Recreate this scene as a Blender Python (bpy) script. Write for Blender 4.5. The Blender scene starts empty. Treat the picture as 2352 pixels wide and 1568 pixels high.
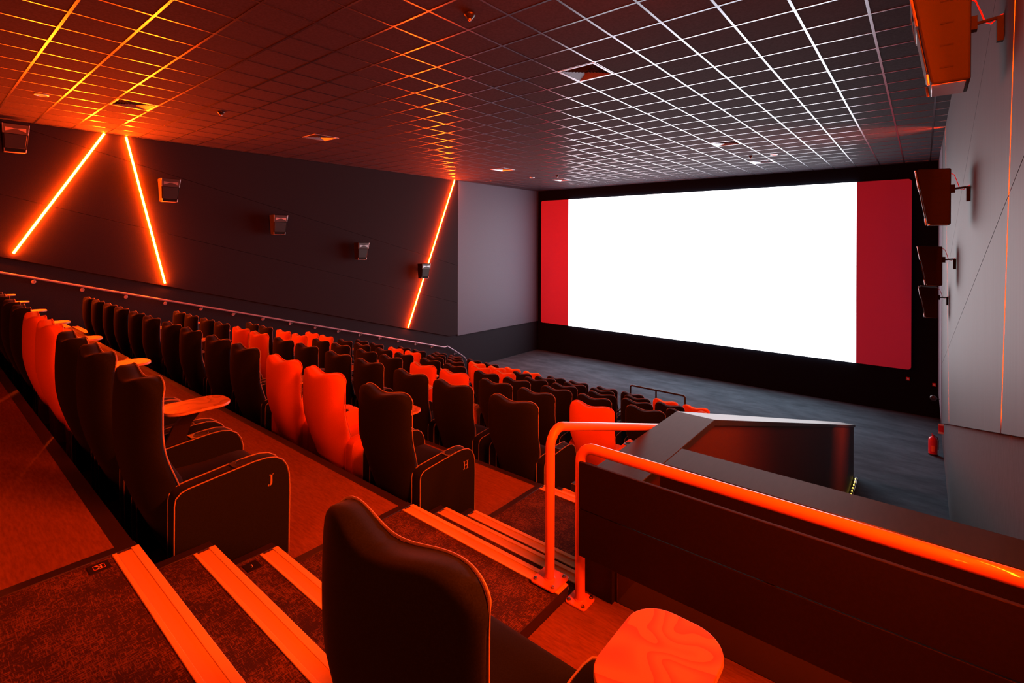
import bpy, bmesh, math, random
from mathutils import Vector, Matrix
random.seed(4)
S = bpy.context.scene
COL = S.collection
PI = math.pi
ZO = 5.18                      # camera-relative heights + ZO = height over the front floor
CEIL = 2.432
XL, XR = -14.40, 0.40          # side walls
YB, YF = -7.0, 19.46           # back and screen walls

# ------------------------------------------------------------------ materials
def mat(name, col, rough=.6, metal=0., spec=.5, noise=None, bump=None, emit=None, sheen=0., coat=0., stretch=(1, 1, 1), col2=None, detail=4):
    m = bpy.data.materials.new(name); m.use_nodes = True
    nt = m.node_tree; N = nt.nodes; L = nt.links
    b = N['Principled BSDF']
    b.inputs['Base Color'].default_value = (*col, 1)
    b.inputs['Roughness'].default_value = rough
    b.inputs['Metallic'].default_value = metal
    b.inputs['Specular IOR Level'].default_value = spec
    b.inputs['Sheen Weight'].default_value = sheen
    b.inputs['Sheen Roughness'].default_value = .4
    b.inputs['Coat Weight'].default_value = coat
    if emit:
        b.inputs['Emission Color'].default_value = (*emit[0], 1)
        b.inputs['Emission Strength'].default_value = emit[1]
    if noise or bump:
        tc = N.new('ShaderNodeTexCoord'); mp = N.new('ShaderNodeMapping')
        mp.inputs['Scale'].default_value = stretch
        L.new(tc.outputs['Object'], mp.inputs['Vector'])
    if noise:
        n = N.new('ShaderNodeTexNoise'); n.inputs['Scale'].default_value = noise; n.inputs['Detail'].default_value = detail
        n.inputs['Roughness'].default_value = .65
        L.new(mp.outputs['Vector'], n.inputs['Vector'])
        r = N.new('ShaderNodeValToRGB')
        c2 = col2 or tuple(c * .45 for c in col)
        r.color_ramp.elements[0].position = .36; r.color_ramp.elements[0].color = (*c2, 1)
        r.color_ramp.elements[1].position = .64; r.color_ramp.elements[1].color = (*col, 1)
        L.new(n.outputs['Fac'], r.inputs['Fac']); L.new(r.outputs['Color'], b.inputs['Base Color'])
    if bump:
        n2 = N.new('ShaderNodeTexNoise'); n2.inputs['Scale'].default_value = bump[0]; n2.inputs['Detail'].default_value = 3
        L.new(mp.outputs['Vector'], n2.inputs['Vector'])
        bp = N.new('ShaderNodeBump'); bp.inputs['Strength'].default_value = bump[1]; bp.inputs['Distance'].default_value = .004
        L.new(n2.outputs['Fac'], bp.inputs['Height']); L.new(bp.outputs['Normal'], b.inputs['Normal'])
    return m

M = {}
M['fab_dark'] = mat('fabric_dark', (.012, .022, .034), .92, spec=.08, noise=260, col2=(.008, .014, .023), sheen=.04)
M['fab_orange'] = mat('fabric_orange', (.85, .23, .006), .9, spec=.08, noise=240, col2=(.74, .19, .005), sheen=.05)
M['pipe'] = mat('piping', (.34, .32, .33), .5)
M['pipe_or'] = mat('piping_orange', (.85, .22, .06), .5)
M['plastic'] = mat('black_plastic', (.02, .02, .022), .35)
M['tray'] = mat('tray_wood', (.44, .22, .07), .45, spec=.3, noise=10.0, col2=(.20, .075, .02), stretch=(1.3, .7, 1), detail=2.2)
def tray_wood():
    m = mat('tray_wood', (.44, .22, .07), .45, spec=.3); N = m.node_tree.nodes; L = m.node_tree.links; b = N['Principled BSDF']
    tc = N.new('ShaderNodeTexCoord'); n = N.new('ShaderNodeTexNoise'); n.inputs['Scale'].default_value = 3.6; n.inputs['Detail'].default_value = 1.2
    n.inputs['Distortion'].default_value = .8
    L.new(tc.outputs['Object'], n.inputs['Vector'])
    mu = N.new('ShaderNodeMath'); mu.operation = 'MULTIPLY'; mu.inputs[1].default_value = 9.
    fr = N.new('ShaderNodeMath'); fr.operation = 'FRACT'
    L.new(n.outputs['Fac'], mu.inputs[0]); L.new(mu.outputs[0], fr.inputs[0])
    r = N.new('ShaderNodeValToRGB'); r.color_ramp.elements[0].color = (.25, .11, .03, 1); r.color_ramp.elements[1].color = (.44, .22, .07, 1)
    r.color_ramp.elements[0].position = .02; r.color_ramp.elements[1].position = .6
    L.new(fr.outputs[0], r.inputs['Fac']); L.new(r.outputs['Color'], b.inputs['Base Color'])
    return m
M['tray'] = tray_wood()
M['tray_edge'] = mat('tray_edge', (.55, .42, .34), .35)
M['vinyl'] = mat('vinyl_floor', (.24, .125, .055), .8, spec=.15, noise=14, col2=(.165, .08, .035), stretch=(1.2, 7, 1), detail=7)
M['edge'] = mat('edge_trim', (.020, .015, .016), .6)
M['riser'] = mat('riser', (.02, .018, .02), .8)
M['frontfloor'] = mat('front_carpet', (.084, .132, .170), .95, spec=.03, noise=1.1, col2=(.050, .080, .104), stretch=(1.0, 2.4, 1), detail=9, bump=(220, .5))
M['tile'] = mat('ceiling_tile', (.040, .035, .050), .9, spec=.2, noise=38, col2=(.023, .020, .030), detail=6)
M['tbar'] = mat('tbar_metal', (.38, .40, .46), .25, metal=1.)
M['fixture'] = mat('white_fixture', (.72, .78, .86), .42, metal=1.)
M['black'] = mat('matt_black', (.008, .008, .010), .8, spec=.25)
M['wall_black'] = mat('wall_black', (.004, .006, .010), .9, spec=.08)
M['wallL'] = mat('wall_panel_dark', (.026, .021, .026), .85, spec=.2, noise=60, col2=(.020, .016, .020))
M['wallF'] = mat('wall_panel_grey', (.125, .135, .185), .62, spec=.5, noise=40, col2=(.113, .122, .168))
M['wallR'] = mat('wall_panel_right', (.032, .038, .054), .6, spec=.5, noise=3.0, col2=(.021, .025, .036), stretch=(1, 9, .35), detail=6)
M['wains'] = mat('wainscot', (.022, .026, .036), .9, spec=.25, noise=55, col2=(.016, .019, .026))
M['wainsR'] = mat('wainscot_right', (.052, .056, .074), .8, spec=.5, noise=16, col2=(.028, .030, .040), stretch=(1, 4, .8), detail=8, bump=(90, .4))
M['rail'] = mat('painted_rail', (.92, .30, .07), .36, spec=.3, coat=.5)
M['railsteel'] = mat('steel_rail', (.42, .44, .56), .34, metal=.35)
M['darkrail'] = mat('dark_rail', (.016, .028, .040), .3, spec=.6)
M['bolt'] = mat('bolt', (.6, .6, .6), .25, metal=1.)
M['cap'] = mat('coping', (.016, .034, .046), .40, spec=.38, noise=9, col2=(.012, .026, .036), stretch=(6, 1, 1))
M['parapet'] = mat('parapet', (.045, .030, .030), .55, spec=.4, noise=70, col2=(.034, .024, .024))
M['board'] = mat('guard_board', (.012, .009, .012), .6, spec=.25, noise=90, col2=(.009, .007, .009))
M['nosing'] = mat('nosing', (.85, .66, .25), .6, spec=.15)
M['nosing_g'] = mat('nosing_insert', (.76, .54, .20), .7, spec=.12)
M['led'] = mat('led', (1, .5, .2), emit=((1., .050, .0011), 1150.))
M['ledR'] = mat('led_recessed', (1, .5, .2), emit=((1., .046, .0006), 1000.))
M['ledN'] = mat('led_near', (1, .5, .2), emit=((1., .048, .0010), 1150.))
M['ledC'] = mat('led_corner', (1, .5, .2), emit=((1., .050, .0018), 800.))
M['dots'] = mat('led_dots', (1, .8, .2), emit=((1., .75, .10), 5.))
M['alu'] = mat('aluminium', (.5, .5, .5), .35, metal=1.)
M['screen'] = mat('screen_image', (.8, .8, .8), emit=((.90, .95, 1.), 3.9))
M['screen_redlight_tint'] = mat('screen_redlight_tint', (.66, .12, .28), .9, spec=.1)  # unprojected white screen, red light of the strips painted into its colour
M['speaker'] = mat('speaker_box', (.018, .017, .018), .45)
M['speaker_side'] = mat('speaker_shell', (.016, .016, .015), .65, spec=.12)
M['silver'] = mat('speaker_silver', (.42, .42, .44), .35, metal=.6)
M['grille'] = mat('grille', (.02, .02, .02), .6)
M['horn'] = mat('horn', (.06, .055, .055), .4)
M['redcable'] = mat('red_cable', (.6, .03, .02), .5)
M['exred'] = mat('extinguisher_red', (.55, .012, .012), .25, coat=.5)
M['white'] = mat('white', (.7, .7, .7), .5)
M['yellow'] = mat('lip_strip', (.75, .55, .12), .5)

def stair_carpet():
    m = bpy.data.materials.new('stair_carpet'); m.use_nodes = True
    nt = m.node_tree; N = nt.nodes; L = nt.links; b = N['Principled BSDF']
    b.inputs['Roughness'].default_value = .95; b.inputs['Specular IOR Level'].default_value = .15
    tc = N.new('ShaderNodeTexCoord'); fac = []
    for sc in ((42, 230, 30), (230, 42, 30)):
        mp = N.new('ShaderNodeMapping'); mp.inputs['Scale'].default_value = sc
        n = N.new('ShaderNodeTexNoise'); n.inputs['Scale'].default_value = 1.; n.inputs['Detail'].default_value = 2
        L.new(tc.outputs['Object'], mp.inputs['Vector']); L.new(mp.outputs['Vector'], n.inputs['Vector']); fac.append(n)
    big = N.new('ShaderNodeTexNoise'); big.inputs['Scale'].default_value = 7; L.new(tc.outputs['Object'], big.inputs['Vector'])
    mx = N.new('ShaderNodeMath'); mx.operation = 'MAXIMUM'
    L.new(fac[0].outputs['Fac'], mx.inputs[0]); L.new(fac[1].outputs['Fac'], mx.inputs[1])
    ad = N.new('ShaderNodeMath'); ad.operation = 'MULTIPLY_ADD'; ad.inputs[1].default_value = .35
    L.new(big.outputs['Fac'], ad.inputs[0]); L.new(mx.outputs[0], ad.inputs[2])
    r = N.new('ShaderNodeValToRGB')
    r.color_ramp.elements[0].position = .70; r.color_ramp.elements[0].color = (.045, .030, .030, 1)
    r.color_ramp.elements[1].position = .86; r.color_ramp.elements[1].color = (.18, .095, .045, 1)
    L.new(ad.outputs[0], r.inputs['Fac']); L.new(r.outputs['Color'], b.inputs['Base Color'])
    bp = N.new('ShaderNodeBump'); bp.inputs['Strength'].default_value = .6; bp.inputs['Distance'].default_value = .004
    L.new(mx.outputs[0], bp.inputs['Height']); L.new(bp.outputs['Normal'], b.inputs['Normal'])
    return m
M['carpet'] = stair_carpet()

# ------------------------------------------------------------------ mesh helpers
class MB:
    """collects geometry of one mesh object"""
    def __init__(self): self.v = []; self.f = []; self.mi = []; self.sm = []
    def add(self, vs, fs, mi=0, smooth=False):
        o = len(self.v); self.v += [tuple(v) for v in vs]
        for f in fs:
            self.f.append(tuple(i + o for i in f)); self.mi.append(mi); self.sm.append(smooth)
    def box(self, a, b, mi=0):
        x0, y0, z0 = a; x1, y1, z1 = b
        self.add([(x0,y0,z0),(x1,y0,z0),(x1,y1,z0),(x0,y1,z0),(x0,y0,z1),(x1,y0,z1),(x1,y1,z1),(x0,y1,z1)],
                 [(0,3,2,1),(4,5,6,7),(0,1,5,4),(1,2,6,5),(2,3,7,6),(3,0,4,7)], mi)
    def prism_x(self, poly, x0, x1, mi=0, smooth=False):   # poly in (y, z)
        n = len(poly)
        vs = [(x0, y, z) for y, z in poly] + [(x1, y, z) for y, z in poly]
        self.add(vs, [tuple(range(n)), tuple(range(2*n-1, n-1, -1))], mi)
        o = len(self.v) - 2*n
        for i in range(n):
            j = (i+1) % n
            self.f.append((o+i, o+n+i, o+n+j, o+j)); self.mi.append(mi); self.sm.append(smooth)
    def prism_z(self, poly, z0, z1, mi=0, smooth=False, mi_side=None):
        n = len(poly)
        vs = [(x, y, z0) for x, y in poly] + [(x, y, z1) for x, y in poly]
        self.add(vs, [tuple(range(n-1, -1, -1)), tuple(range(n, 2*n))], mi)
        o = len(self.v) - 2*n
        for i in range(n):
            j = (i+1) % n
            self.f.append((o+i, o+j, o+n+j, o+n+i)); self.mi.append(mi if mi_side is None else mi_side); self.sm.append(smooth)
    def prism_y(self, poly, y0, y1, mi=0, smooth=False):   # poly in (x, z)
        n = len(poly)
        vs = [(x, y0, z) for x, z in poly] + [(x, y1, z) for x, z in poly]
        self.add(vs, [tuple(range(n)), tuple(range(2*n-1, n-1, -1))], mi)
        o = len(self.v) - 2*n
        for i in range(n):
            j = (i+1) % n
            self.f.append((o+i, o+n+i, o+n+j, o+j)); self.mi.append(mi); self.sm.append(smooth)
    def tube(self, pts, r, n=10, mi=0, closed=False, caps=True):
        P = [Vector(p) for p in pts]; m = len(P); rings = []
        up = None
        for i in range(m):
            if closed: t = P[(i+1) % m] - P[i-1]
            else: t = P[min(i+1, m-1)] - P[max(i-1, 0)]
            t.normalize()
            if up is None:
                up = Vector((0, 0, 1)) if abs(t.z) < .9 else Vector((1, 0, 0))
            a = t.cross(up)
            if a.length < 1e-6: a = t.cross(Vector((0, 1, 0)))
            a.normalize(); b = a.cross(t).normalized(); up = b
            rings.append([P[i] + a*math.cos(2*PI*k/n)*r + b*math.sin(2*PI*k/n)*r for k in range(n)])
        vs = [v for R in rings for v in R]; fs = []
        for i in range(m if closed else m-1):
            j = (i+1) % m
            for k in range(n): fs.append((i*n+k, i*n+(k+1) % n, j*n+(k+1) % n, j*n+k))
        self.add(vs, fs, mi, True)
        if caps and not closed:
            o = len(self.v) - m*n
            self.f.append(tuple(o+k for k in range(n-1, -1, -1))); self.mi.append(mi); self.sm.append(False)
            self.f.append(tuple(o+(m-1)*n+k for k in range(n))); self.mi.append(mi); self.sm.append(False)
    def lathe(self, prof, c=(0,0,0), n=20, mi=0, axis='z'):
        vs = []; fs = []
        for r, h in prof:
            for k in range(n):
                a = 2*PI*k/n; u, w = r*math.cos(a), r*math.sin(a)
                p = {'z': (u, w, h), 'x': (h, u, w), 'y': (w, h, u)}[axis]
                vs.append((c[0]+p[0], c[1]+p[1], c[2]+p[2]))
        for i in range(len(prof)-1):
            for k in range(n): fs.append((i*n+k, i*n+(k+1) % n, (i+1)*n+(k+1) % n, (i+1)*n+k))
        self.add(vs, fs, mi, True)
    def build(self, name, mats, parent=None, loc=(0,0,0), bevel=0., seg=2, sharp=38, z_off=None):
        me = bpy.data.meshes.new(name)
        me.from_pydata(self.v, [], self.f)
        for m in (mats if isinstance(mats, (list, tuple)) else [mats]): me.materials.append(M[m] if isinstance(m, str) else m)
        me.polygons.foreach_set('material_index', self.mi)
        me.polygons.foreach_set('use_smooth', self.sm)
        bm = bmesh.new(); bm.from_mesh(me)
        bmesh.ops.recalc_face_normals(bm, faces=bm.faces)
        if bevel:
            es = [e for e in bm.edges if len(e.link_faces) == 2 and e.calc_face_angle(0) > math.radians(35)]
            r = bmesh.ops.bevel(bm, geom=es, offset=bevel, segments=seg, profile=.5, affect='EDGES', clamp_overlap=True)
            for f in r['faces']: f.smooth = True
        for e in bm.edges:
            if len(e.link_faces) == 2 and e.calc_face_angle(0) > math.radians(sharp): e.smooth = False
        bm.to_mesh(me); bm.free()
        o = bpy.data.objects.new(name, me); COL.objects.link(o)
        if parent is not None: o.parent = parent
        else: loc = (loc[0], loc[1], loc[2] + ZO)
        o.location = loc
        return o

def thing(name, label, cat, loc=(0,0,0), rz=0, group=None):
    o = bpy.data.objects.new(name, None); COL.objects.link(o)
    o.empty_display_size = .1
    o.location = (loc[0], loc[1], loc[2] + ZO); o.rotation_euler = (0, 0, rz)
    o['label'] = label; o['category'] = cat
    if group: o['group'] = group
    return o
def tag(o, label, cat, group=None):
    o['label'] = label; o['category'] = cat
    if group: o['group'] = group
    return o
def structure(o): o['kind'] = 'structure'; return o
KIDS = {}
def kids(o): return [c for c in bpy.data.objects if c.parent == o]
def tree_of(root):
    by = {}
    for c in bpy.data.objects:
        if c.parent: by.setdefault(c.parent.name, []).append(c)
    return by
def dup(root, by, loc, label, group=None, rz=None):
    r = root.copy(); COL.objects.link(r)
    r.location = (loc[0], loc[1], loc[2] + ZO)
    if rz is not None: r.rotation_euler = (0, 0, rz)
    r['label'] = label
    if group: r['group'] = group
    for ch in by.get(root.name, []):
        c = ch.copy(); COL.objects.link(c); c.parent = r
        for g in by.get(ch.name, []):
            d = g.copy(); COL.objects.link(d); d.parent = c
    return r

def rrect(x0, y0, x1, y1, r, n=5):
    pts = []
    for cx, cy, a0 in ((x1-r, y1-r, 0), (x0+r, y1-r, 90), (x0+r, y0+r, 180), (x1-r, y0+r, 270)):
        for k in range(n+1):
            a = math.radians(a0 + 90*k/n); pts.append((cx + r*math.cos(a), cy + r*math.sin(a)))
    return pts
def clip(poly, a, b, c):      # keep a*y + b*z <= c
    out = []
    for i in range(len(poly)):
        p, q = poly[i], poly[(i+1) % len(poly)]
        dp, dq = a*p[0]+b*p[1]-c, a*q[0]+b*q[1]-c
        if dp <= 0: out.append(p)
        if (dp < 0 < dq) or (dq < 0 < dp):
            t = dp/(dp-dq); out.append((p[0]+(q[0]-p[0])*t, p[1]+(q[1]-p[1])*t))
    return out

# ------------------------------------------------------------------ levels
def zrow(i): return -2.17 - .43*i          # floor level of row i (0 = the row marked H)
def ystep(i): return .64 + 1.5*(i+1)       # front edge of the level of row i-1
FL = -5.18
SX0, SX1 = -2.64, -1.385                    # right aisle
LX0, LX1 = -14.40, -13.12                  # left aisle
NROW = 7
# ------------------------------------------------------------------ floor
mb = MB()
mb.box((XL-.1, -7.1, FL-.3), (XR+.1, YF+.1, FL), 0)
for i in range(-5, NROW):
    y0 = ystep(i) if i > -5 else YB
    y1 = ystep(i+1)
    z = zrow(i)
    mb.box((LX1, y0, FL-.1), (SX0, y1-.065, z), 1)
    mb.box((LX1, y1-.065, FL-.1), (SX0, y1, z-.001), 2)
# block on the right of the stairs, where the single chair stands
mb.box((SX1, YB, FL-.1), (XR, 2.80, -1.80), 1)
mb.box((SX1+.01, 2.27, -1.80), (XR, 2.80, -1.797), 2)
structure(mb.build('floor', ['frontfloor', 'vinyl', 'edge']))
# stairs
def staircase(x0, x1, nx0, nx1, label, tags):
    t = thing('staircase', label, 'stairs', ((x0+x1)/2, 2.0, FL))
    ox, oy, oz = (x0+x1)/2, 2.0, FL
    mb = MB(); noses = []
    for i in range(-4, NROW+1):
        z = zrow(i-1); s = ystep(i)
        lo = s-.9 if i > -4 else YB
        segs = [(lo, s, z), (s, s+.3, z-.143), (s+.3, s+.6, z-.287)]
        for a, b, zz in segs:
            a_ = max(a, YB+.005)
            if x1 > -5 and b > 2.24:
                if a_ < 2.235: mb.box((x0-ox, a_-oy, -.05), (x1-ox, 2.235-oy, zz-oz)); a_ = 2.235
                mb.box((x0-ox, a_-oy, -.05), (-1.435-ox, b-oy, zz-oz))
            else: mb.box((x0-ox, a_-oy, -.05), (x1-ox, b-oy, zz-oz))
            noses.append((b, zz))
    mb.build('tread_carpet', 'carpet', t)
    for y, z in noses:
        if y < .3: continue
        n = MB(); nx1_ = -1.437 if (nx1 > -5 and y > 2.24) else nx1
        y -= oy; z -= oz
        n.box((nx0-ox, y-.086, z), (nx1_-ox, y-.070, z+.006), 0)
        n.box((nx0-ox+.01, y-.070, z), (nx1_-ox, y-.022, z+.004), 1)
        n.box((nx0-ox, y-.022, z), (nx1_-ox, y+.006, z+.007), 0)
        n.box((nx0-ox, y, z-.028), (nx1_-ox, y+.006, z), 0)
        n.box((nx0-ox+.02, y+.006, z-.022), (nx1_-ox, y+.008, z-.010), 2)
        n.build('nosing', ['nosing', 'nosing_g', 'yellow'], t, bevel=.0012, seg=1)
    if tags:
        e = MB()
        for a, b, zz in [(YB+.01, ystep(-4)-.9, zrow(-5))] + [sg for i in range(-4, 1) for sg in ((ystep(i)-.9 if i > -4 else ystep(i)-.9, ystep(i), zrow(i-1)), (ystep(i), ystep(i)+.3, zrow(i-1)-.143), (ystep(i)+.3, ystep(i)+.6, zrow(i-1)-.287))]:
            if a >= 2.2 or zz < -1.79: continue
            e.box((x1-ox, a-oy, -1.798-oz), (x1-ox+.003, min(b, 2.235)-oy, zz-oz+.001))
        e.build('side_board', 'edge', t)
        e = MB()
        for i in range(-4, NROW+1):
            z = zrow(i-1); s = ystep(i); lo = s-.9 if i > -4 else YB
            for a, b, zz in [(lo, s, z), (s, s+.3, z-.143), (s+.3, s+.6, z-.287)]:
                e.box((x0-ox-.02, a-oy, zz-oz-.16), (x0-ox+.035, b-oy+.004, zz-oz+.004))
        e.build('side_trim', 'edge', t, bevel=.003, seg=1)
    return t, (ox, oy, oz)
stairs, so = staircase(SX0, SX1, SX0+.04, SX1, 'dark patterned carpet stairs with bright metal nosings beside the chair marked J', True)
staircase(LX0+.052, LX1-.002, LX0+.06, LX1-.02, 'carpet stairs along the far wall under the long handrail', False)

# letters drawn from strokes; unit height 1, origin at the centre
def letter_polys(ch):
    def rc(a, b, c, d): return [(a, b), (c, b), (c, d), (a, d)]
    if ch == 'H':
        P = [rc(-.34, -.5, -.20, .5), rc(.20, -.5, .34, .5), rc(-.20, -.05, .20, .04)]
        for x in (-.27, .27): P += [rc(x-.17, -.5, x+.17, -.44), rc(x-.17, .44, x+.17, .5)]
        return P
    if ch == 'J':
        P = [rc(-.03, -.22, .12, .5), rc(-.14, .44, .24, .5)]
        arc = []
        for k in range(7):
            a = math.radians(0 - 100*k/6); arc.append((-.16 + .28*math.cos(a), -.22 + .28*math.sin(a)))
        inn = []
        for k in range(7):
            a = math.radians(-100 + 100*k/6); inn.append((-.16 + .13*math.cos(a), -.22 + .18*math.sin(a)))
        P += [[arc[k], arc[k+1], inn[5-k], inn[6-k]] for k in range(6)]
        P.append([(-.19 + .085*math.cos(2*PI*k/10), -.42 + .085*math.sin(2*PI*k/10)) for k in range(10)])
        return P
    if ch == 'K':
        return [rc(-.34, -.5, -.18, .5), [(-.18, -.08), (-.18, .10), (.20, .5), (.38, .5)], [(-.10, .06), (.02, .16), (.40, -.5), (.20, -.5)]]
def flat_letter(name, ch, size, parent, loc, fn, m, th=.002):
    b = MB()
    for p in letter_polys(ch):
        n = len(p); vs = [fn(x*size, y*size, 0) for x, y in p] + [fn(x*size, y*size, th) for x, y in p]
        fs = [tuple(range(n)), tuple(range(n, 2*n))] + [(i, (i+1) % n, n+(i+1) % n, n+i) for i in range(n)]
        b.add(vs, fs)
    return b.build(name, m, parent, loc)
# row tags let into the treads (the letter's top points to +X ... it reads from the seats)
def row_tag(ch, x0, x1, y0, y1, z):
    b = MB(); b.box((x0-so[0], y0-so[1], z-so[2]), (x1-so[0], y1-so[1], z-so[2]+.004))
    p = b.build('row_marker', 'plastic', stairs)
    c = ((x0+x1)/2-so[0], (y0+y1)/2-so[1], z-so[2]+.004)
    if ch == 'K':
        f = MB()
        w, h, tk = .0165, .0185, .0015
        for a, b2 in (((-w, -h), (w, -h+tk)), ((-w, h-tk), (w, h)), ((-w, -h), (-w+tk, h)), ((w-tk, -h), (w, h))):
            f.box((c[0]+a[0], c[1]+a[1], c[2]), (c[0]+b2[0], c[1]+b2[1], c[2]+.0008))
        f.build('marker_frame', 'pipe_or', p)
    flat_letter('marker_letter', ch, .024, p, c, lambda x, y, t: (y, -x, t) if ch == 'K' else (-y, x, t), 'white', .001)
row_tag('K', -2.578, -2.513, .468, .535, -1.31)
row_tag('J', -2.575, -2.505, 1.058, 1.123, -1.597)

# ------------------------------------------------------------------ ceiling
OX, OY = -.446, 6.523
mb = MB()
mb.box((XL-.1, YB-.1, CEIL+.12), (XR+.1, YF+.1, CEIL+.25))
VENTS = [(-6,-1),(-6,10),(-6,16),(-18,-7),(-18,-1),(-18,10),(-18,16)]
q = math.floor((XL-OX)/.6)
while OX+.6*q < XR:
    p = math.floor((YB-OY)/.6)
    while OY+.6*p < YF:
        if (q, p) not in VENTS:
            x0, x1 = max(XL-.05, OX+.6*q), min(XR+.05, OX+.6*(q+1)); y0, y1 = max(YB-.05, OY+.6*p), min(YF+.05, OY+.6*(p+1))
            mb.add([(x0,y0,CEIL+.004),(x1,y0,CEIL+.004),(x1,y1,CEIL+.004),(x0,y1,CEIL+.004)], [(0,3,2,1)])
        p += 1
    q += 1
structure(mb.build('ceiling', 'tile'))
mb = MB(); tw = .0135
k = math.floor((XL-OX)/.6)
x = OX + .6*k
while x < XR:
    if x > XL + .02: mb.box((x-tw, YB, CEIL+.0005), (x+tw, YF, CEIL+.006))
    x += .6
j = math.floor((YB-OY)/.6); y = OY + .6*j
while y < YF:
    if y > YB + .02: mb.box((XL, y-tw, CEIL), (XR, y+tw, CEIL+.006))
    y += .6
structure(mb.build('trim_1', 'tbar'))
# vents
def vent(q, p, label):
    cx, cy = OX + .6*(q+.5), OY + .6*(p+.5)
    t = thing('ceiling_vent', label, 'vent', (cx, cy, CEIL-.003), 0, 'square ceiling vents')
    f = MB()
    h, w = .297, .035
    for a, b in (((-h, -h), (h, -h+w)), ((-h, h-w), (h, h)), ((-h, -h+w), (-h+w, h-w)), ((h-w, -h+w), (h, h-w))):
        f.box((a[0], a[1], -.001), (b[0], b[1], .012))
    f.build('frame', 'fixture', t, bevel=.002, seg=1)
    g = MB(); g.box((-h, -h, .05), (h, h, .06)); g.build('backing', 'black', t)
    l = MB(); r = h-w-.012
    while r > .03:
        a, b = r, r-.017
        o = [(-a,-a,-.004),(a,-a,-.004),(a,a,-.004),(-a,a,-.004)]; i = [(-b,-b,.016),(b,-b,.016),(b,b,.016),(-b,b,.016)]
        l.add([(x,y,z+.003) for x,y,z in o+i] + [(x,y,z+.0015) for x,y,z in o+i],
              [(0,1,5,4),(1,2,6,5),(2,3,7,6),(3,0,4,7),(8,12,13,9),(9,13,14,10),(10,14,15,11),(11,15,12,8)])
        r -= .033
    l.build('louvre', 'fixture', t)
VL = ['square vent in the ceiling nearest the camera, above the screen side', 'square ceiling vent halfway along the room on the screen side',
      'square vent in the ceiling closest to the screen top', 'orange lit square vent in the ceiling above the two slanted light strips',
      'dark square vent in the ceiling, next after the orange lit one along the far wall', 'small square vent in the ceiling above the single light strip by the corner',
      'square vent in the ceiling near the far front corner']
for (q, p), lb in zip(VENTS, VL): vent(q, p, lb)
for (x, y), lb in zip([(-3.748,3.838),(-10.242,3.807),(-3.743,15.082),(-10.347,15.19)],
        ['small dark detector dome on the ceiling nearest the camera', 'small dark detector dome on the ceiling beside the orange lit vent',
         'small dark detector dome on the ceiling beside the round white downlight', 'tiny dark detector dome on the ceiling near the far front corner']):
    t = thing('detector', lb, 'detector', (x, y, CEIL), 0, 'ceiling detector domes')
    b = MB(); b.lathe([(.062, .0), (.062, -.012), (.055, -.022), (.047, -.030), (.047, -.034), (.036, -.046), (.020, -.056)]); b.build('housing', 'plastic', t)
    b = MB(); b.lathe([(.020, -.054), (.019, -.066), (.012, -.076), (.0, -.079)], n=14); b.build('lens', 'silver', t)
for (x, y), lb in zip([(-11.416,1.467),(-3.183,15.256),(-11.451,15.12)],
        ['round orange lit downlight in the ceiling above the longest light strip', 'round white downlight in the ceiling in front of the screen', 'tiny round downlight in the ceiling near the far front corner']):
    t = thing('downlight', lb, 'downlight', (x, y, CEIL), 0, 'round ceiling downlights')
    b = MB(); b.lathe([(.0, -.004), (.075, -.004)], n=24); b.build('diffuser', 'white', t)
    b = MB(); b.lathe([(.075, .003), (.078, -.010), (.092, -.009), (.098, .003)], n=24); b.build('ring', 'fixture', t)

# ------------------------------------------------------------------ walls
RK = -.2800
def bands(side):
    """sloping wall panels: three bands, cut along the light strips on the right wall"""
    lines = [(3.42, -.93, -.272), (3.40, .36, -.262), (3.42, 1.83, -.262)]
    end = 14.07 if side == 'L' else 15.9
    out = []
    for k in range(3):
        y0, z0, s = lines[k]
        g = .0025 if side == 'L' else .004
        poly = [(YB, -8), (end, -8), (end, CEIL), (YB, CEIL)]
        poly = clip(poly, s, -1, -(z0 - s*y0) - (0 if k == 0 else g))     # above the lower line
        if k < 2:
            y1, z1, s1 = lines[k+1]
            poly = clip(poly, -s1, 1, (z1 - s1*y1) - g)
        if k == 0 and side == 'L': poly = clip(poly, 0, -1, 3.70)
        if len(poly) > 2: out.append(poly)
    return out
STR = [((2.896, CEIL), (1.428, -.27)), ((3.28, CEIL), (4.07, -1.04)), ((13.84, CEIL), (11.55, -3.10)), ((-3.4, CEIL), (-2.6, 1.0)), ((-4.6, CEIL), (-5.4, 1.6))]
# left wall
mb = MB(); mb.box((XL-.2, YB-.2, FL-.1), (XL, YF+.2, CEIL+.1))
wl = structure(mb.build('wall_left', 'wains'))
for p in bands('L'):
    b = MB(); b.prism_x(p, XL, XL+.05); o = b.build('wall_panel', 'wallL', wl, bevel=.004, seg=1)
b = MB(); b.prism_x([(14.075, -3.75), (YF, -3.80), (YF, CEIL), (14.075, CEIL)], XL, XL+.052); b.build('front_panel', 'wallF', wl)
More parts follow.
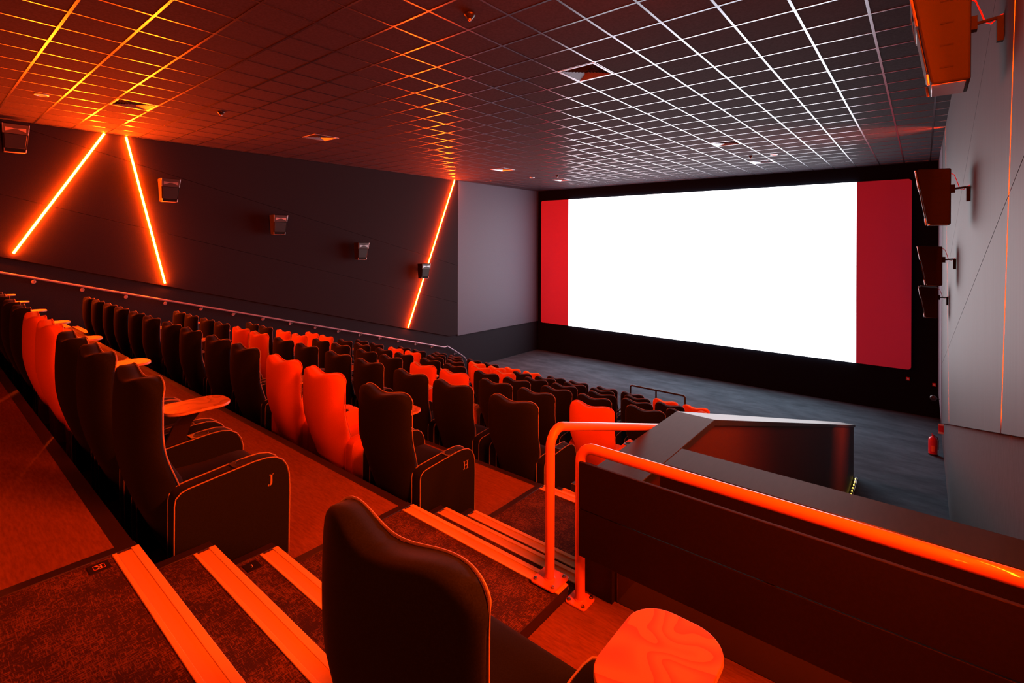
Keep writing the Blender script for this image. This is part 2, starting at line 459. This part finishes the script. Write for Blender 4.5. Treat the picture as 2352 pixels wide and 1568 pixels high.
# right wall
mb = MB(); mb.box((XR, YB-.2, FL-.1), (XR+.2, YF+.2, CEIL+.1))
wr = structure(mb.build('wall_right', 'wainsR'))
for p in bands('R'):
    pcs = [p]
    for (ya, za), (yb, zb) in STR[1:3]:
        s = (yb-ya)/(zb-za); w = .015*math.sqrt(1+s*s)         # y = ya + s (z-za)
        nxt = []
        for q in pcs:
            if min(v[1] for v in q) > CEIL: continue
            l = clip(q, 1, -s, ya - s*za - w); r = clip(q, -1, s, -(ya - s*za) - w)
            mn, mx = min(v[0]-s*(v[1]-za)-ya for v in q), max(v[0]-s*(v[1]-za)-ya for v in q)
            nxt += [c for c in (l, r) if len(c) > 2]
        pcs = nxt
    b = MB()
    for q in pcs:
        b.prism_x(q, XR-.045, XR, mi=1)
        b.mi[-len(q)-2] = 0; b.mi[-len(q)-1] = 0
    b.build('wall_panel', ['wallR', 'black'], wr)
b = MB(); b.prism_x([(15.92, -4.30), (YF, -4.30), (YF, CEIL), (15.92, CEIL)], XR-.05, XR); b.build('front_panel', 'wallF', wr)
structure(tag_ := (lambda m: (m.box((XL-.2, YF, FL-.1), (XR+.2, YF+.2, CEIL+.1)), m.build('wall_front', 'wall_black'))[1])(MB()))
structure((lambda m: (m.box((XL-.2, YB-.2, FL-.1), (XR+.2, YB, CEIL+.1)), m.build('wall_back', 'wains'))[1])(MB()))

# ------------------------------------------------------------------ light strips
def strip(side, k, label, flush=False, lm='led'):
    (ya, za), (yb, zb) = STR[k]
    f_ = .02/(za-zb); ya += (yb-ya)*f_; za -= .02
    d = Vector((0, yb-ya, zb-za)); L = d.length
    t = thing('light_strip', label, 'light', (0, 0, 0), 0, 'orange light strips on the walls')
    sg = 1 if side == 'L' else -1
    t.location = (XL+.052 if side == 'L' else (XR-.01 if flush else XR-.047), yb, zb + ZO)
    u = d.normalized(); w = Vector((0, u.z, -u.y))
    if not flush:
        b = MB(); r = .021
        ring = [(r*math.sin(a)*.95, r*math.cos(a)) for a in [PI*j/8 for j in range(9)]]
        A = -d
        vs = []
        for P in (A, Vector((0, 0, 0))):
            for hx, hw in ring: vs.append(tuple(P + Vector(((hx+.030)*sg, 0, 0)) + w*hw))
        n = 9
        fs = [(i, i+1, n+i+1, n+i) for i in range(n-1)] + [tuple(range(n)), tuple(range(n, 2*n))]
        b.add(vs, fs); b.build('diffuser', lm, t)
        b = MB(); r = .023
        r = .012; q = [(-.0, -r), (-.0, r), (.030, r), (.030, -r)]
        vs = [tuple(P + Vector((hx*sg, 0, 0)) + w*hw) for P in (A, Vector((0, 0, 0))) for hx, hw in q]
        b.add(vs, [(0,1,2,3),(4,5,6,7),(0,1,5,4),(1,2,6,5),(2,3,7,6),(3,0,4,7)]); b.build('channel', 'alu', t)
    else:
        A = -d
        for nm, hw, x0, x1, m in (('diffuser', .012, -.008, -.002, 'ledR'), ('channel', .0145, -.002, .006, 'alu')):
            b = MB(); q = [(x0, -hw), (x0, hw), (x1, hw), (x1, -hw)]
            vs = [tuple(P + Vector((hx, 0, 0)) + w*h2) for P in (A, Vector((0, 0, 0))) for hx, h2 in q]
            b.add(vs, [(0,1,2,3),(4,5,6,7),(0,1,5,4),(1,2,6,5),(2,3,7,6),(3,0,4,7)]); b.build(nm, m, t)
strip('L', 0, 'longest glowing orange light strip, slanting from the ceiling towards the handrail start')
strip('L', 1, 'glowing orange light strip, middle of three on the dark wall, slanting the other way')
strip('L', 2, 'glowing orange light strip crossing behind a loudspeaker beside the grey wall corner', lm='ledC')
strip('R', 0, 'orange light strip in the near wall beside the camera', lm='ledN')
strip('R', 1, 'thin red glowing strip recessed in the grey wall by the picture edge', True)
strip('R', 2, 'thin strip recessed in the grey wall behind the speakers, bright only at the ceiling', True)

strip('R', 3, 'orange light strip in the near wall behind the camera', lm='ledN')
strip('R', 4, 'orange light strip in the near wall at the back corner', lm='ledN')
# ------------------------------------------------------------------ screen
t = thing('cinema_screen', 'huge white lit cinema screen with red side areas on the black wall', 'screen', (-7.19, YF-.05, -3.83))
def sc(x0, x1, z0, z1, name, m, r=None):
    b = MB()
    pts = []
    X0, X1, Z0, Z1 = x0+7.19, x1+7.19, z0+3.83, z1+3.83
    R = .09
    def arc(cx, cz, a0): return [(cx+R*math.cos(math.radians(a0+90*k/5)), cz+R*math.sin(math.radians(a0+90*k/5))) for k in range(6)]
    if r == 'l': pts = [(X1, Z0), (X1, Z1)] + arc(X0+R, Z1-R, 90) + arc(X0+R, Z0+R, 180)
    elif r == 'r': pts = [(X0, Z1), (X0, Z0)] + arc(X1-R, Z0+R, 270) + arc(X1-R, Z1-R, 0)
    else: pts = [(X0, Z0), (X1, Z0), (X1, Z1), (X0, Z1)]
    b.prism_y(pts, -.03, .0); return b.build(name, m, t)
sc(-12.57, -1.65, -3.835, 1.955, 'picture_area', 'screen')
sc(-14.12, -12.57, -3.835, 1.955, 'side_area', 'screen_redlight_tint', 'l')
sc(-1.65, -.27, -3.835, 1.955, 'side_area', 'screen_redlight_tint', 'r')
b = MB(); b.box((-6.85, .0, .08), (6.84, .04, 5.70)); b.build('mounting_frame', 'black', t)

# ------------------------------------------------------------------ parapet round the entrance well
zc = -1.27
def capz(y): return zc if y <= 3.70 else zc - .2845*(y-3.70)
t = thing('parapet', 'dark parapet with wide polished coping round the entrance passage', 'parapet', (-1.29, 2.2, FL))
o0 = (-1.29, 2.2, FL)
def P(x, y, z): return (x-o0[0], y-o0[1], z-o0[2])
def slab(name, m, x0, x1, ys, top, bot):
    b = MB()
    poly = [(y-o0[1], top(y)-o0[2]) for y in ys] + [(y-o0[1], bot(y)-o0[2]) for y in reversed(ys)]
    b.prism_x(poly, x0-o0[0], x1-o0[0]); return b.build(name, m, t, bevel=.003, seg=1)
slab('side_wall', 'parapet', -1.405, -1.175, [2.27, 3.70, 13.40], lambda y: capz(y)-.045, lambda y: FL+.0)
slab('coping', 'cap', -1.432, -1.150, [2.24, 3.70, 13.42], capz, lambda y: capz(y)-.045)
b = MB(); b.box(P(-1.175, 2.81, FL), P(XR-.05, 3.02, zc-.046)); b.build('front_wall', 'parapet', t)
b = MB(); b.box(P(-1.149, 2.775, zc-.045), P(XR-.05, 3.055, zc)); b.build('coping', 'cap', t, bevel=.003, seg=1)
b = MB(); b.box(P(-1.380, 2.24, -1.799), P(-1.19, 2.268, -1.32)); b.build('carpet_end', 'riser', t)
# valance below the near coping
b = MB(); b.box(P(-1.175, 2.79, -1.80), P(XR-.05, 2.81, -1.34)); b.build('rear_panel', 'board', t)

# ------------------------------------------------------------------ rails
def bend(p, q, r_, rad, n=6):
    """polyline p->q->r_ with a rounded corner at q"""
    p, q, r_ = Vector(p), Vector(q), Vector(r_)
    a = (p-q).normalized(); b = (r_-q).normalized()
    ang = a.angle(b); tl = rad/math.tan(ang/2)
    s, e = q + a*tl, q + b*tl
    c = q + (a+b).normalized()*(rad/math.sin(ang/2))
    out = []
    for k in range(n+1):
        v = (s-c).lerp(e-c, k/n).normalized()*rad + c; out.append(tuple(v))
    return out
def baseplate(parent, x, y, z, w=.075, rz=0):
    b = MB(); b.prism_z(rrect(x-w, y-w, x+w, y+w, .02), z, z+.010); o = b.build('base_plate', 'rail', parent, bevel=.002, seg=1)
    for sx in (-1, 1):
        for sy in (-1, 1):
            c = MB(); c.lathe([(.0115, 0), (.0115, .004), (.008, .004), (.008, .010), (.0, .011)], (x+sx*w*.70, y+sy*w*.70, z+.010), n=8)
            c.build('bolt', 'bolt', o)
    b = MB(); b.lathe([(.030, 0), (.028, .006), (.0255, .008)], (x, y, z+.010), n=16); b.build('weld', 'rail', o)
# aisle rail
RX = -1.475
t = thing('handrail', 'orange lit tubular handrail running down the stairs beside the parapet', 'handrail', (RX, 2.11, -1.7325))
top = -.945+1.7325
end = 12.3-2.11
pts = [(0, 0, .01)] + bend((0, 0, 0), (0, 0, top), (0, end, top-.2867*end), .085) + bend((0, 0, top), (0, end, top-.2867*end), (0, end, zrow(6)+1.745), .085) + [(0, end, zrow(6)+1.745)]
b = MB(); b.tube(pts, .0245, 14); b.build('rail', 'rail', t)
baseplate(t, 0, 0, 0)
for yy in (6.2, 9.2):
    zz = top - .2867*(yy-2.11); i = math.floor((yy-.64)/1.5)-1
    fr = (yy-.64) - 1.5*(i+1); zt = zrow(i) if fr > .6 else (zrow(i-1)-.143*(1+int(fr/.3)))
    b = MB(); b.tube([(0, yy-2.11, zt+1.745), (0, yy-2.11, zz)], .022, 12); b.build('post', 'rail', t)
# guard rail across the platform
t = thing('guard_rail', 'orange lit guard rail with two dark boards across the platform edge', 'guard rail', (-1.325, 2.16, -1.799))
hz = -1.02+1.799
pts = [(0, 0, .01)] + bend((0, 0, 0), (0, 0, hz), (1.67, 0, hz), .075) + [(1.675, 0, hz)]
b = MB(); b.tube(pts, .0255, 16); b.build('rail', 'rail', t)
baseplate(t, 0, 0, 0, .058)
b = MB(); b.lathe([(.0, 0), (.05, 0), (.05, .008), (.0255, .010)], (1.688, 0, hz), axis='x'); 
b = MB(); b.box((.022, -.052, .495), (1.673, -.034, .722)); b.build('guard_board', 'board', t, bevel=.003, seg=2)
b = MB(); b.box((.022, -.052, .262), (1.673, -.034, .491)); b.build('guard_board', 'board', t, bevel=.003, seg=2)
for xx in (.06, .85, 1.62):
    b = MB(); b.box((xx, -.034, .30), (xx+.04, -.026, .70)); b.build('bracket', 'alu', t)
# wall rail, far side
def zr(y): return -.289 - .2833*y
t = thing('long_handrail', 'long pale metal handrail sloping down the dark far wall', 'handrail', (XL+.12, 0, zr(0)))
r0 = zr(0)
pts = [(0, YB+.6, zr(YB+.6)-r0), (0, 13.30, zr(13.30)-r0-.02), (0, 13.45, -4.06-r0), (0, 14.2, -4.52-r0), (0, 14.42, -4.68-r0), (0, 14.5, -4.80-r0)]
b = MB(); b.tube(pts, .0235, 12); b.build('rail', 'railsteel', t)
ys = [1.74+.7855*k for k in range(-9, 15)]
ys = [y for y in ys if y > YB+.7] + [13.95]
for y in ys:
    z = (zr(y) if y < 13.4 else -4.37) - r0
    b = MB(); b.tube([(0, y, z-.02), (0, y, z-.075), (-.02, y, z-.09), (-.11, y, z-.09)], .007, 8)
    b.lathe([(.0, .012), (.036, .012), (.040, .008), (.040, .0)], (-.12, y, z-.09), axis='x', n=16)
    b.build('bracket', 'railsteel', t)
# front rail
t = thing('front_rail', 'low dark tube barrier at the front row, before the open carpet', 'barrier', (-5.34, 12.45, zrow(6)))
hz = .905
A, B_ = -.74, .74
pts = [(A, 0, 0)] + bend((A, 0, 0), (A, 0, hz), (B_, 0, hz), .06) + bend((A, 0, hz), (B_, 0, hz), (B_, 0, 0), .06) + [(B_, 0, 0)]
b = MB(); b.tube(pts, .024, 12); b.build('rail', 'darkrail', t)
b = MB(); b.tube([(-.02, 0, 0), (-.02, 0, hz)], .022, 12); b.build('post', 'darkrail', t)

# ------------------------------------------------------------------ cinema chair
def back_mesh():
    b = MB(); N = 44; hw0 = .305
    rear = [(0, .12), (.12, .045), (.23, 0.0), (.404, -.075), (.558, -.124), (.685, -.148), (.865, -.152), (1.1, -.140)]
    front = [(0, .24), (.30, .13), (.50, .085), (.57, .045), (.64, -.0), (.712, -.040), (.79, -.050), (.95, -.050), (1.1, -.056)]
    def ip(T, z):
        for (a, fa), (c, fc) in zip(T, T[1:]):
            if z <= c: return fa + (fc-fa)*max(0, (z-a)/(c-a))
        return T[-1][1]
    def sm(T, z): return (ip(T, z-.06)+ip(T, z-.03)+2*ip(T, z)+ip(T, z+.03)+ip(T, z+.06))/6
    def zt(x):
        ax = abs(x)
        if ax < .20:
            d = (x+.035)/(.165 if x < -.035 else .235)
            return 1.078 - .038*(.5+.5*math.cos(PI*d))
        return 1.078 - .10*(1-math.sqrt(max(0, 1-((ax-.20)/.1055)**2.1)))
    ts = [0, .08, .17, .27, .37, .47, .55, .63, .71, .79, .86, .91, .945, .972, .990, 1.0]
    rings = []; pipe_r, pipe_l = [], []
    z0 = .06
    for t in ts:
        ring = []
        thk = {.945: .99, .972: .965, .990: .90, 1.0: .74}.get(t, 1.)
        for k in range(N):
            a = 2*PI*k/N; c, s = math.cos(a), math.sin(a)
            ux = c; uy = math.copysign(max(0, 1-abs(c)**3.8)**.5, s) if abs(s) > 1e-9 else 0.
            zm = z0 + (1.06-z0)*t
            hw = .250 + (hw0-.250)*min(1, max(0, (zm-.50)/.16))
            if zm < .5: hw = .240 + .010*zm/.5
            # z from the outline
            x = hw*ux
            z = z0 + (zt(x)-z0)*t
            yr, yf = sm(rear, z), sm(front, z)
            h = (yf-yr)/2*thk; yc = yf-h
            wrap = .050*(abs(x)/hw0)**2.2*min(1, z/.6)
            ring.append((x, yc + h*uy + wrap*(.40 if uy < 0 else .35) + (.018*(1-(x/hw)**2)*(-1) if uy < 0 else 0), z))
        rings.append(ring)
    vs = [v for r in rings for v in r]; fs = []
    for i in range(len(ts)-1):
        for k in range(N): fs.append((i*N+k, i*N+(k+1) % N, (i+1)*N+(k+1) % N, (i+1)*N+k))
    top = (len(ts)-1)*N
    def capf(o, flip=False):
        h = N//2
        # index 0 = +x, N/4 = front, N/2 = -x : strip between front k and rear N-k
        for k in range(0, h):
            a, bq = o+k, o+k+1; c, d = o+(N-k) % N, o+(N-k-1) % N
            if k == 0: fs.append((a, bq, d))
            elif k == h-1: fs.append((a, bq, c))
            else: fs.append((a, bq, d, c))
    capf(top); capf(0)
    b.add(vs, fs, 0, True)
    # front outline for the piping: ring index between +x and front
    kr, kl = 2, N//2-2
    right = [rings[i][kr] for i in range(4, len(ts))]
    left = [rings[i][kl] for i in range(4, len(ts))]
    topf = [rings[-1][k] for k in range(kr+1, kl)]
    line = right + topf + left[::-1]
    # smooth
    L = [Vector(p) for p in line]
    for it in range(5):
        if it in (0, 1): L = [q for i in range(len(L)-1) for q in (L[i], (L[i]+L[i+1])/2)] + [L[-1]]
        L = [L[0]] + [(L[i-1]+2*L[i]+L[i+1])/4 for i in range(1, len(L)-1)] + [L[-1]]
    L = [(p.x*1.022, p.y+.004, p.z+(.002 if p.z > .9 else 0)) for p in L]
    return b, L
ARM = [(-.022, .0), (-.028, .25), (-.027, .48), (-.021, .512), (.0, .532), (.03, .541), (.20, .558), (.34, .570), (.40, .569), (.45, .557), (.49, .53), (.515, .49), (.527, .44), (.530, .36), (.526, .0)]
def arm_mb(x0, x1):
    b = MB(); b.prism_x(ARM, x0, x1, smooth=True); return b
def make_chair(name, label, fab, pipe, tray=None, letter=None, near=False):
    t = thing(name, label, 'chair')
    bm_, line = back_mesh()
    bk = bm_.build('backrest', fab, t, sharp=100)
    p = MB(); p.tube(line, .0034, 6); p.build('piping', pipe, bk)
    # seat
    b = MB()
    prof = [(.05, .24), (.05, .44), (.12, .435), (.30, .425), (.42, .432), (.50, .430), (.54, .41), (.555, .37), (.55, .30), (.53, .24)]
    b.prism_x(prof, -.246, .246, smooth=True); b.build('seat_cushion', fab, t, bevel=.014, seg=2)
    b = MB(); b.box((-.246, .08, .0), (.246, .47, .24)); b.build('seat_base', 'plastic', t, bevel=.006, seg=1)
    for s_ in (-1, 1):
        x0, x1 = (.250, .349) if s_ > 0 else (-.349, -.250)
        a = arm_mb(x0, x1).build('armrest', fab, t, bevel=.009, seg=2)
        p = MB()
        for xx in (x0+.004, x1-.004):
            p.tube([(xx, y*1.004+.001, z+.002) for y, z in ARM], .0033, 6)
        p.build('piping', pipe, a)
        c = MB(); xc = (x0+x1)/2; yc = .305; zc_ = .5685
        c.prism_z(rrect(xc-.043, yc-.062, xc+.043, yc+.062, .018), zc_-.012, zc_+.001)
        c.lathe([(.041, .001), (.041, .003), (.038, .003), (.037, .0012)], (xc, yc, zc_), n=20)
        c.lathe([(.0, .0018), (.038, .0018)], (xc, yc, zc_), n=20, mi=1)
        c.build('cup_holder', ['plastic', 'black'], a)
    if tray:
        tx, ty, ax = tray
        b = MB(); b.prism_z(rrect(tx-.125, ty-.175, tx+.125, ty+.175, .095, 8), .752, .770, mi_side=1, smooth=True)
        tr = b.build('tray', ['tray', 'tray_edge'], t, bevel=.003, seg=2)
        b = MB()
        dx = tx-ax
        path = [(ax, .16, .50), (ax, .165, .56), (ax+dx*.35, .20, .66), (ax+dx*.8, .25, .725), (tx, .27, .75)]
        for i in range(len(path)-1):
            (xa, ya, za), (xb, yb, zb) = path[i], path[i+1]
            w1, w2 = .055-.004*i, .055-.004*(i+1)
            b.add([(xa-.012, ya-w1, za), (xa+.012, ya-w1, za), (xa+.012, ya+w1, za), (xa-.012, ya+w1, za),
                   (xb-.012, yb-w2, zb), (xb+.012, yb-w2, zb), (xb+.012, yb+w2, zb), (xb-.012, yb+w2, zb)],
                  [(0,3,2,1),(4,5,6,7),(0,1,5,4),(1,2,6,5),(2,3,7,6),(3,0,4,7)])
        b.build('tray_arm', 'plastic', tr)
    if letter:
        flat_letter('row_letter', letter, .062, t, (.3495, .425, .445), lambda x, y, q: (q, x, y), pipe, .0015)
    return t
Y_OFF = 2.345    # arm rear of row 0
def chx(c):      # chair centre for column c (12 = by the stairs)
    if c == 12: return -3.08
    k = 11-c; m = k//2
    return (-3.920 if k % 2 == 0 else -4.622) - 1.535*m
ORG = {-1: (9, 8), 0: (11, 10), 1: (5, 4), 2: (12, 9, 8, 3, 2), 3: (1, 0), 4: (7, 6, 3, 2), 5: (12, 5, 4), 6: (11, 10, 5, 4)}
ORD = ['first', 'second', 'third', 'fourth', 'fifth', 'sixth', 'seventh', 'eighth', 'ninth', 'tenth', 'eleventh', 'twelfth', 'last']
def rowphrase(i):
    return {-1: 'in the row marked J', 0: 'in the row marked H', 1: 'one row in front of H', 2: 'two rows in front of H', 3: 'three rows in front of H',
            4: 'four rows in front of H', 5: 'in the row behind the front row', 6: 'in the front row by the barrier'}[i]
protos = {}
def proto(col, tray, letter):
    k = (col, tray, letter)
    if k not in protos:
        protos[k] = [make_chair('cinema_chair', '', 'fab_'+col, 'pipe' if col == 'dark' else 'pipe_or', (-.262, .262, -.30) if tray else None, letter), False, None]
    return protos[k]
jobs = []
for i in range(-1, NROW):
    for c in range(12, -1, -1):
        if i == 6 and c == 12: continue
        col = 'orange' if c in ORG[i] else 'dark'
        letter = {-1: 'J', 0: 'H'}.get(i) if c == 12 else None
        lb = '%s cinema chair, %s from the near stairs, %s' % (col, ORD[12-c], rowphrase(i))
        if letter: lb = 'dark cinema chair with the letter %s on its armrest, beside the stairs' % letter
        jobs.append((col, c % 2 == 0, letter, (chx(c), Y_OFF+1.5*i, zrow(i)), lb, {-1: 'chairs of the row marked J', 0: 'chairs of the row marked H'}.get(i, 'chairs ' + rowphrase(i))))
for j in jobs: proto(*j[:3])
by = tree_of(None)
for col, tr, le, loc, lb, gr in jobs:
    p = protos[(col, tr, le)]
    if not p[1]:
        p[1] = True; o = p[0]; o.location = (loc[0], loc[1], loc[2]+ZO); o['label'] = lb; o['group'] = gr
    else: dup(p[0], by, loc, lb, gr)
# the chair on its own platform
fc = make_chair('cinema_chair', 'large dark cinema chair alone on the platform behind the guard rail, wooden tray beside it', 'fab_dark', 'pipe', (.515, .330, .30))
fc.location = (-1.015, .858, -1.80+ZO)

# ------------------------------------------------------------------ wall speakers
def make_speaker(label):
    """local: back at x=0, front to -x (into the room), y along the wall, z up from the bottom"""
    t = thing('wall_speaker', label, 'speaker', (0, 0, 0), 0, 'wall loudspeakers')
    # shell: side profile in (x,z); front slopes
    prof = [(0, 0), (0, .545), (-.25, .555), (-.262, .53), (-.225, .30), (-.178, .02), (-.17, 0)]
    w0, w1 = .165, .205
    b = MB()
    # trapezoid in y : bottom narrower
    ring = []
    for x, z in prof:
        h = w0 + (w1-w0)*z/.55
        ring.append((x, -h, z)); 
    n = len(prof)
    vs = ring + [(x, -y, z) for x, y, z in ring]
    b.add(vs, [tuple(range(n)), tuple(range(2*n-1, n-1, -1))] + [(i, n+i, n+(i+1) % n, (i+1) % n) for i in range(n)])
    sh = b.build('cabinet', 'speaker_side', t, bevel=.012, seg=2)
    for k in range(4):
        for s_ in (-1, 1):
            z = .085+.125*k; h = w0+(w1-w0)*z/.55
            c = MB(); c.box((-.135, s_*h-.0025, z), (-.075, s_*h+.0025, z+.009)); c.build('vent_slot', 'black', sh)
    # grille (lower two thirds)
    def fx(z): return -.178-.047*(z-.02)/.28 if z < .30 else -.225-.037*(z-.30)/.23
    def quad(z0, z1, hy0, hy1, out, m, name, par):
        b = MB(); a0, a1 = fx(z0), fx(z1)
        vs = [(a0, -hy0, z0), (a0, hy0, z0), (a1, hy1, z1), (a1, -hy1, z1)]
        b.add(vs + [(x-out, y, z) for x, y, z in vs], [(0,1,2,3),(4,7,6,5),(0,4,5,1),(1,5,6,2),(2,6,7,3),(3,7,4,0)])
        return b.build(name, m, par, bevel=.003, seg=1)
    quad(.075, .345, .145, .163, .010, 'grille', 'grille', t)
    h = quad(.355, .540, .192, .200, .012, 'horn', 'horn', t)
    # bow tie throat
    b = MB(); zc_ = .45; x = fx(zc_)-.0125
    for s_ in (-1, 1):
        b.add([(x-.001, s_*.03, zc_-.006), (x-.001, s_*.03, zc_+.006), (x-.004, s_*.150, zc_+.055), (x-.001, s_*.150, zc_-.055)], [(0,1,2,3)])
    b.box((x-.002, -.03, zc_-.006), (x+.0, .03, zc_+.006))
    b.build('throat', 'silver', h)
    for s_ in (-1, 1):
        for z0, z1 in ((.355, .545), (.0, .065)):
            b = MB(); hy = lambda z: s_*(w0+(w1-w0)*z/.55-.004)
            a0, a1 = fx(max(z0, .02))-.002, fx(z1)-.002
            b.add([(a0, hy(z0)-s_*.016, z0), (a0, hy(z0), z0), (a1, hy(z1), z1), (a1, hy(z1)-s_*.016, z1)] +
                  [(a0-.014, hy(z0)-s_*.013, z0), (a0-.010, hy(z0), z0), (a1-.010, hy(z1), z1), (a1-.014, hy(z1)-s_*.013, z1)],
                  [(0,1,2,3),(4,7,6,5),(0,4,5,1),(1,5,6,2),(2,6,7,3),(3,7,4,0)])
            b.build('edge_strip', 'silver', t, bevel=.003, seg=2)
    b = MB(); b.box((-.173, -.15, -.004), (-.02, .15, .004)); b.build('bottom_plate', 'silver', t, bevel=.003, seg=1)
    # bracket and cable
    b = MB(); b.box((.0, -.03, .32), (.035, .03, .40)); b.tube([(.03, 0, .36), (.115, 0, .37), (.125, 0, .36)], .010, 8)
    b.box((.118, -.02, .23), (.146, .02, .375)); b.build('bracket', 'black', t)
    b = MB()
    b.tube([(-.01, .02, .53), (.03, .02, .50), (.055, .02, .42), (.07, .01, .36), (.095, .01, .345), (.13, .01, .38), (.15, .01, .39)], .004, 6)
    b.build('cable', 'redcable', t)
    return t
sp = make_speaker('')
by = tree_of(None)
SY = [1.42, 4.08, 6.74, 9.44, 12.08]; SZ = [1.76, .94, .185, -.59, -1.345]
LL = ['wall speaker on the dark wall beyond the longest light strip, at the picture edge', 'wall speaker on the dark wall just beside the steep orange light strip',
      'wall speaker on the dark wall, third along from the picture edge', 'wall speaker on the dark wall, the next before the corner light strip',
      'wall speaker on the dark wall hiding part of the corner light strip']
RL = ['wall speaker on the grey wall beside the camera', 'huge near wall speaker with bright orange lit slotted side', 'wall speaker on the grey wall, directly below the huge orange one',
      'wall speaker on the grey wall, third below the ceiling', 'smallest wall speaker on the grey wall, lowest of its column']
for k in range(5):
    dup(sp, by, (XL+.05+.146, SY[k], SZ[k]), LL[k], rz=PI)
    if k > 1: dup(sp, by, (XR-.045-.146, SY[k]-.10, SZ[k]), RL[k])
sp.location = (XR-.045-.146, SY[1]-.05, SZ[1]+ZO); sp['label'] = RL[1]

# ------------------------------------------------------------------ small things at the front
t = thing('fire_extinguisher', 'red fire extinguisher standing at the foot of the grey wall', 'fire extinguisher', (.20, 16.05, FL))
b = MB(); b.lathe([(.0, .035), (.088, .035), (.090, .06), (.090, .36), (.082, .40), (.055, .43), (.028, .445), (.026, .46)], n=24); b.build('cylinder', 'exred', t)
b = MB(); b.lathe([(.0, .0), (.092, .0), (.092, .035), (.088, .036)], n=24); b.build('foot_ring', 'plastic', t)
b = MB(); b.lathe([(.024, .455), (.024, .49), (.0, .495)], n=12); b.tube([(0, 0, .48), (-.02, -.08, .505)], .008, 8); b.tube([(0, 0, .49), (-.02, -.07, .53)], .008, 8); b.build('valve', 'exred', t)
b = MB(); b.tube([(.02, 0, .47), (.075, -.03, .46), (.10, -.04, .38), (.098, -.04, .16)], .010, 8); b.build('hose', 'plastic', t)
b = MB()
vs = [(.0915*math.cos(a), .0915*math.sin(a), z) for z in (.10, .24) for a in [math.radians(250+k*9) for k in range(6)]]
b.add(vs, [(k, k+1, 7+k, 6+k) for k in range(5)], 0, True); b.build('sticker', 'pipe_or', t)
t = thing('safety_sign', 'small red and white sign on the grey wall above the fire extinguisher', 'sign', (XR-.0, 16.0, -4.62))
b = MB(); b.box((-.10, -.012, 0), (0, .0, .24)); b.build('sign_board', 'white', t)
b = MB(); b.box((-.10, -.014, .05), (0, -.012, .20)); b.build('sign_field', 'exred', t)
for x, lb in ((-.345, 'tiny red call box on the black wall below the screen corner'), (.27, 'tiny red call box on the black wall near the grey wall end')):
    t = thing('call_box', lb, 'call box', (x, YF, -4.17 if x < 0 else -4.24), 0, 'red call boxes on the black wall')
    b = MB(); b.box((-.045, -.04, 0), (.045, 0, .095)); b.build('housing', 'exred', t, bevel=.005, seg=1)
    b = MB(); b.box((-.022, -.043, .025), (.022, -.04, .07)); b.build('press_plate', 'white', t)
t = thing('wall_fixture', 'small dark round fixture on an arm from the end of the grey wall', 'fixture', (XR-.05, 17.2, -4.42))
b = MB(); b.tube([(0, 0, .35), (-.10, 0, .36)], .012, 8); b.build('arm', 'plastic', t)
b = MB(); b.lathe([(.0, -.05), (.06, -.04), (.075, .0), (.06, .03), (.0, .04)], (-.13, 0, .36), n=16, axis='y'); b.build('head', 'plastic', t)
# floor guide lights
def guide(x, y0, y1, sx, label):
    t = thing('guide_light', label, 'guide light', (x, y0, FL), 0, 'floor guide lights of the entrance passage')
    b = MB(); b.box((-.008, 0, 0), (.008, y1-y0, .02)); b.box((sx*.03-.002, 0, 0), (sx*.03+.002, y1-y0, .012)); b.build('profile', 'alu', t)
    b = MB(); y = .06
    while y < y1-y0:
        b.box((-.009, y, .010), (.009, y+.03, .026)); y += .17
    o = b.build('diode', 'dots', t); o['kind'] = 'stuff'
guide(-1.13, 3.3, 13.35, 1, 'string of yellow floor lights along the parapet foot')
guide(.325, 3.3, 10.75, 1, 'string of yellow floor lights along the foot of the grey wall')

# ------------------------------------------------------------------ camera
cam = bpy.data.cameras.new('camera'); co = bpy.data.objects.new('camera', cam); COL.objects.link(co)
cam.sensor_width = 36; cam.sensor_fit = 'HORIZONTAL'
cam.lens = 36*1149.29/2352
cam.shift_y = -(784-555.34)/2352
cam.clip_start = .02; cam.clip_end = 100
co.matrix_world = Matrix.Translation((0, 0, ZO)) @ Matrix.Rotation(math.radians(39.403), 4, 'Z') @ Matrix.Rotation(PI/2, 4, 'X') @ Matrix.Rotation(math.radians(.199), 4, 'Z')
S.camera = co
# ------------------------------------------------------------------ world and view
w = bpy.data.worlds.new('world'); S.world = w; w.use_nodes = True
w.node_tree.nodes['Background'].inputs[0].default_value = (0, 0, 0, 1)
S.view_settings.view_transform = 'Standard'; S.view_settings.look = 'None'
S.view_settings.exposure = 0; S.view_settings.gamma = 1; S.view_settings.use_curve_mapping = False
try:
    S.cycles.caustics_reflective = False; S.cycles.caustics_refractive = False; S.cycles.max_bounces = 8; S.cycles.diffuse_bounces = 4; S.cycles.glossy_bounces = 4
    S.cycles.sample_clamp_indirect = 8
    S.cycles.use_denoising = True
    S.cycles.use_light_tree = True
except Exception: pass
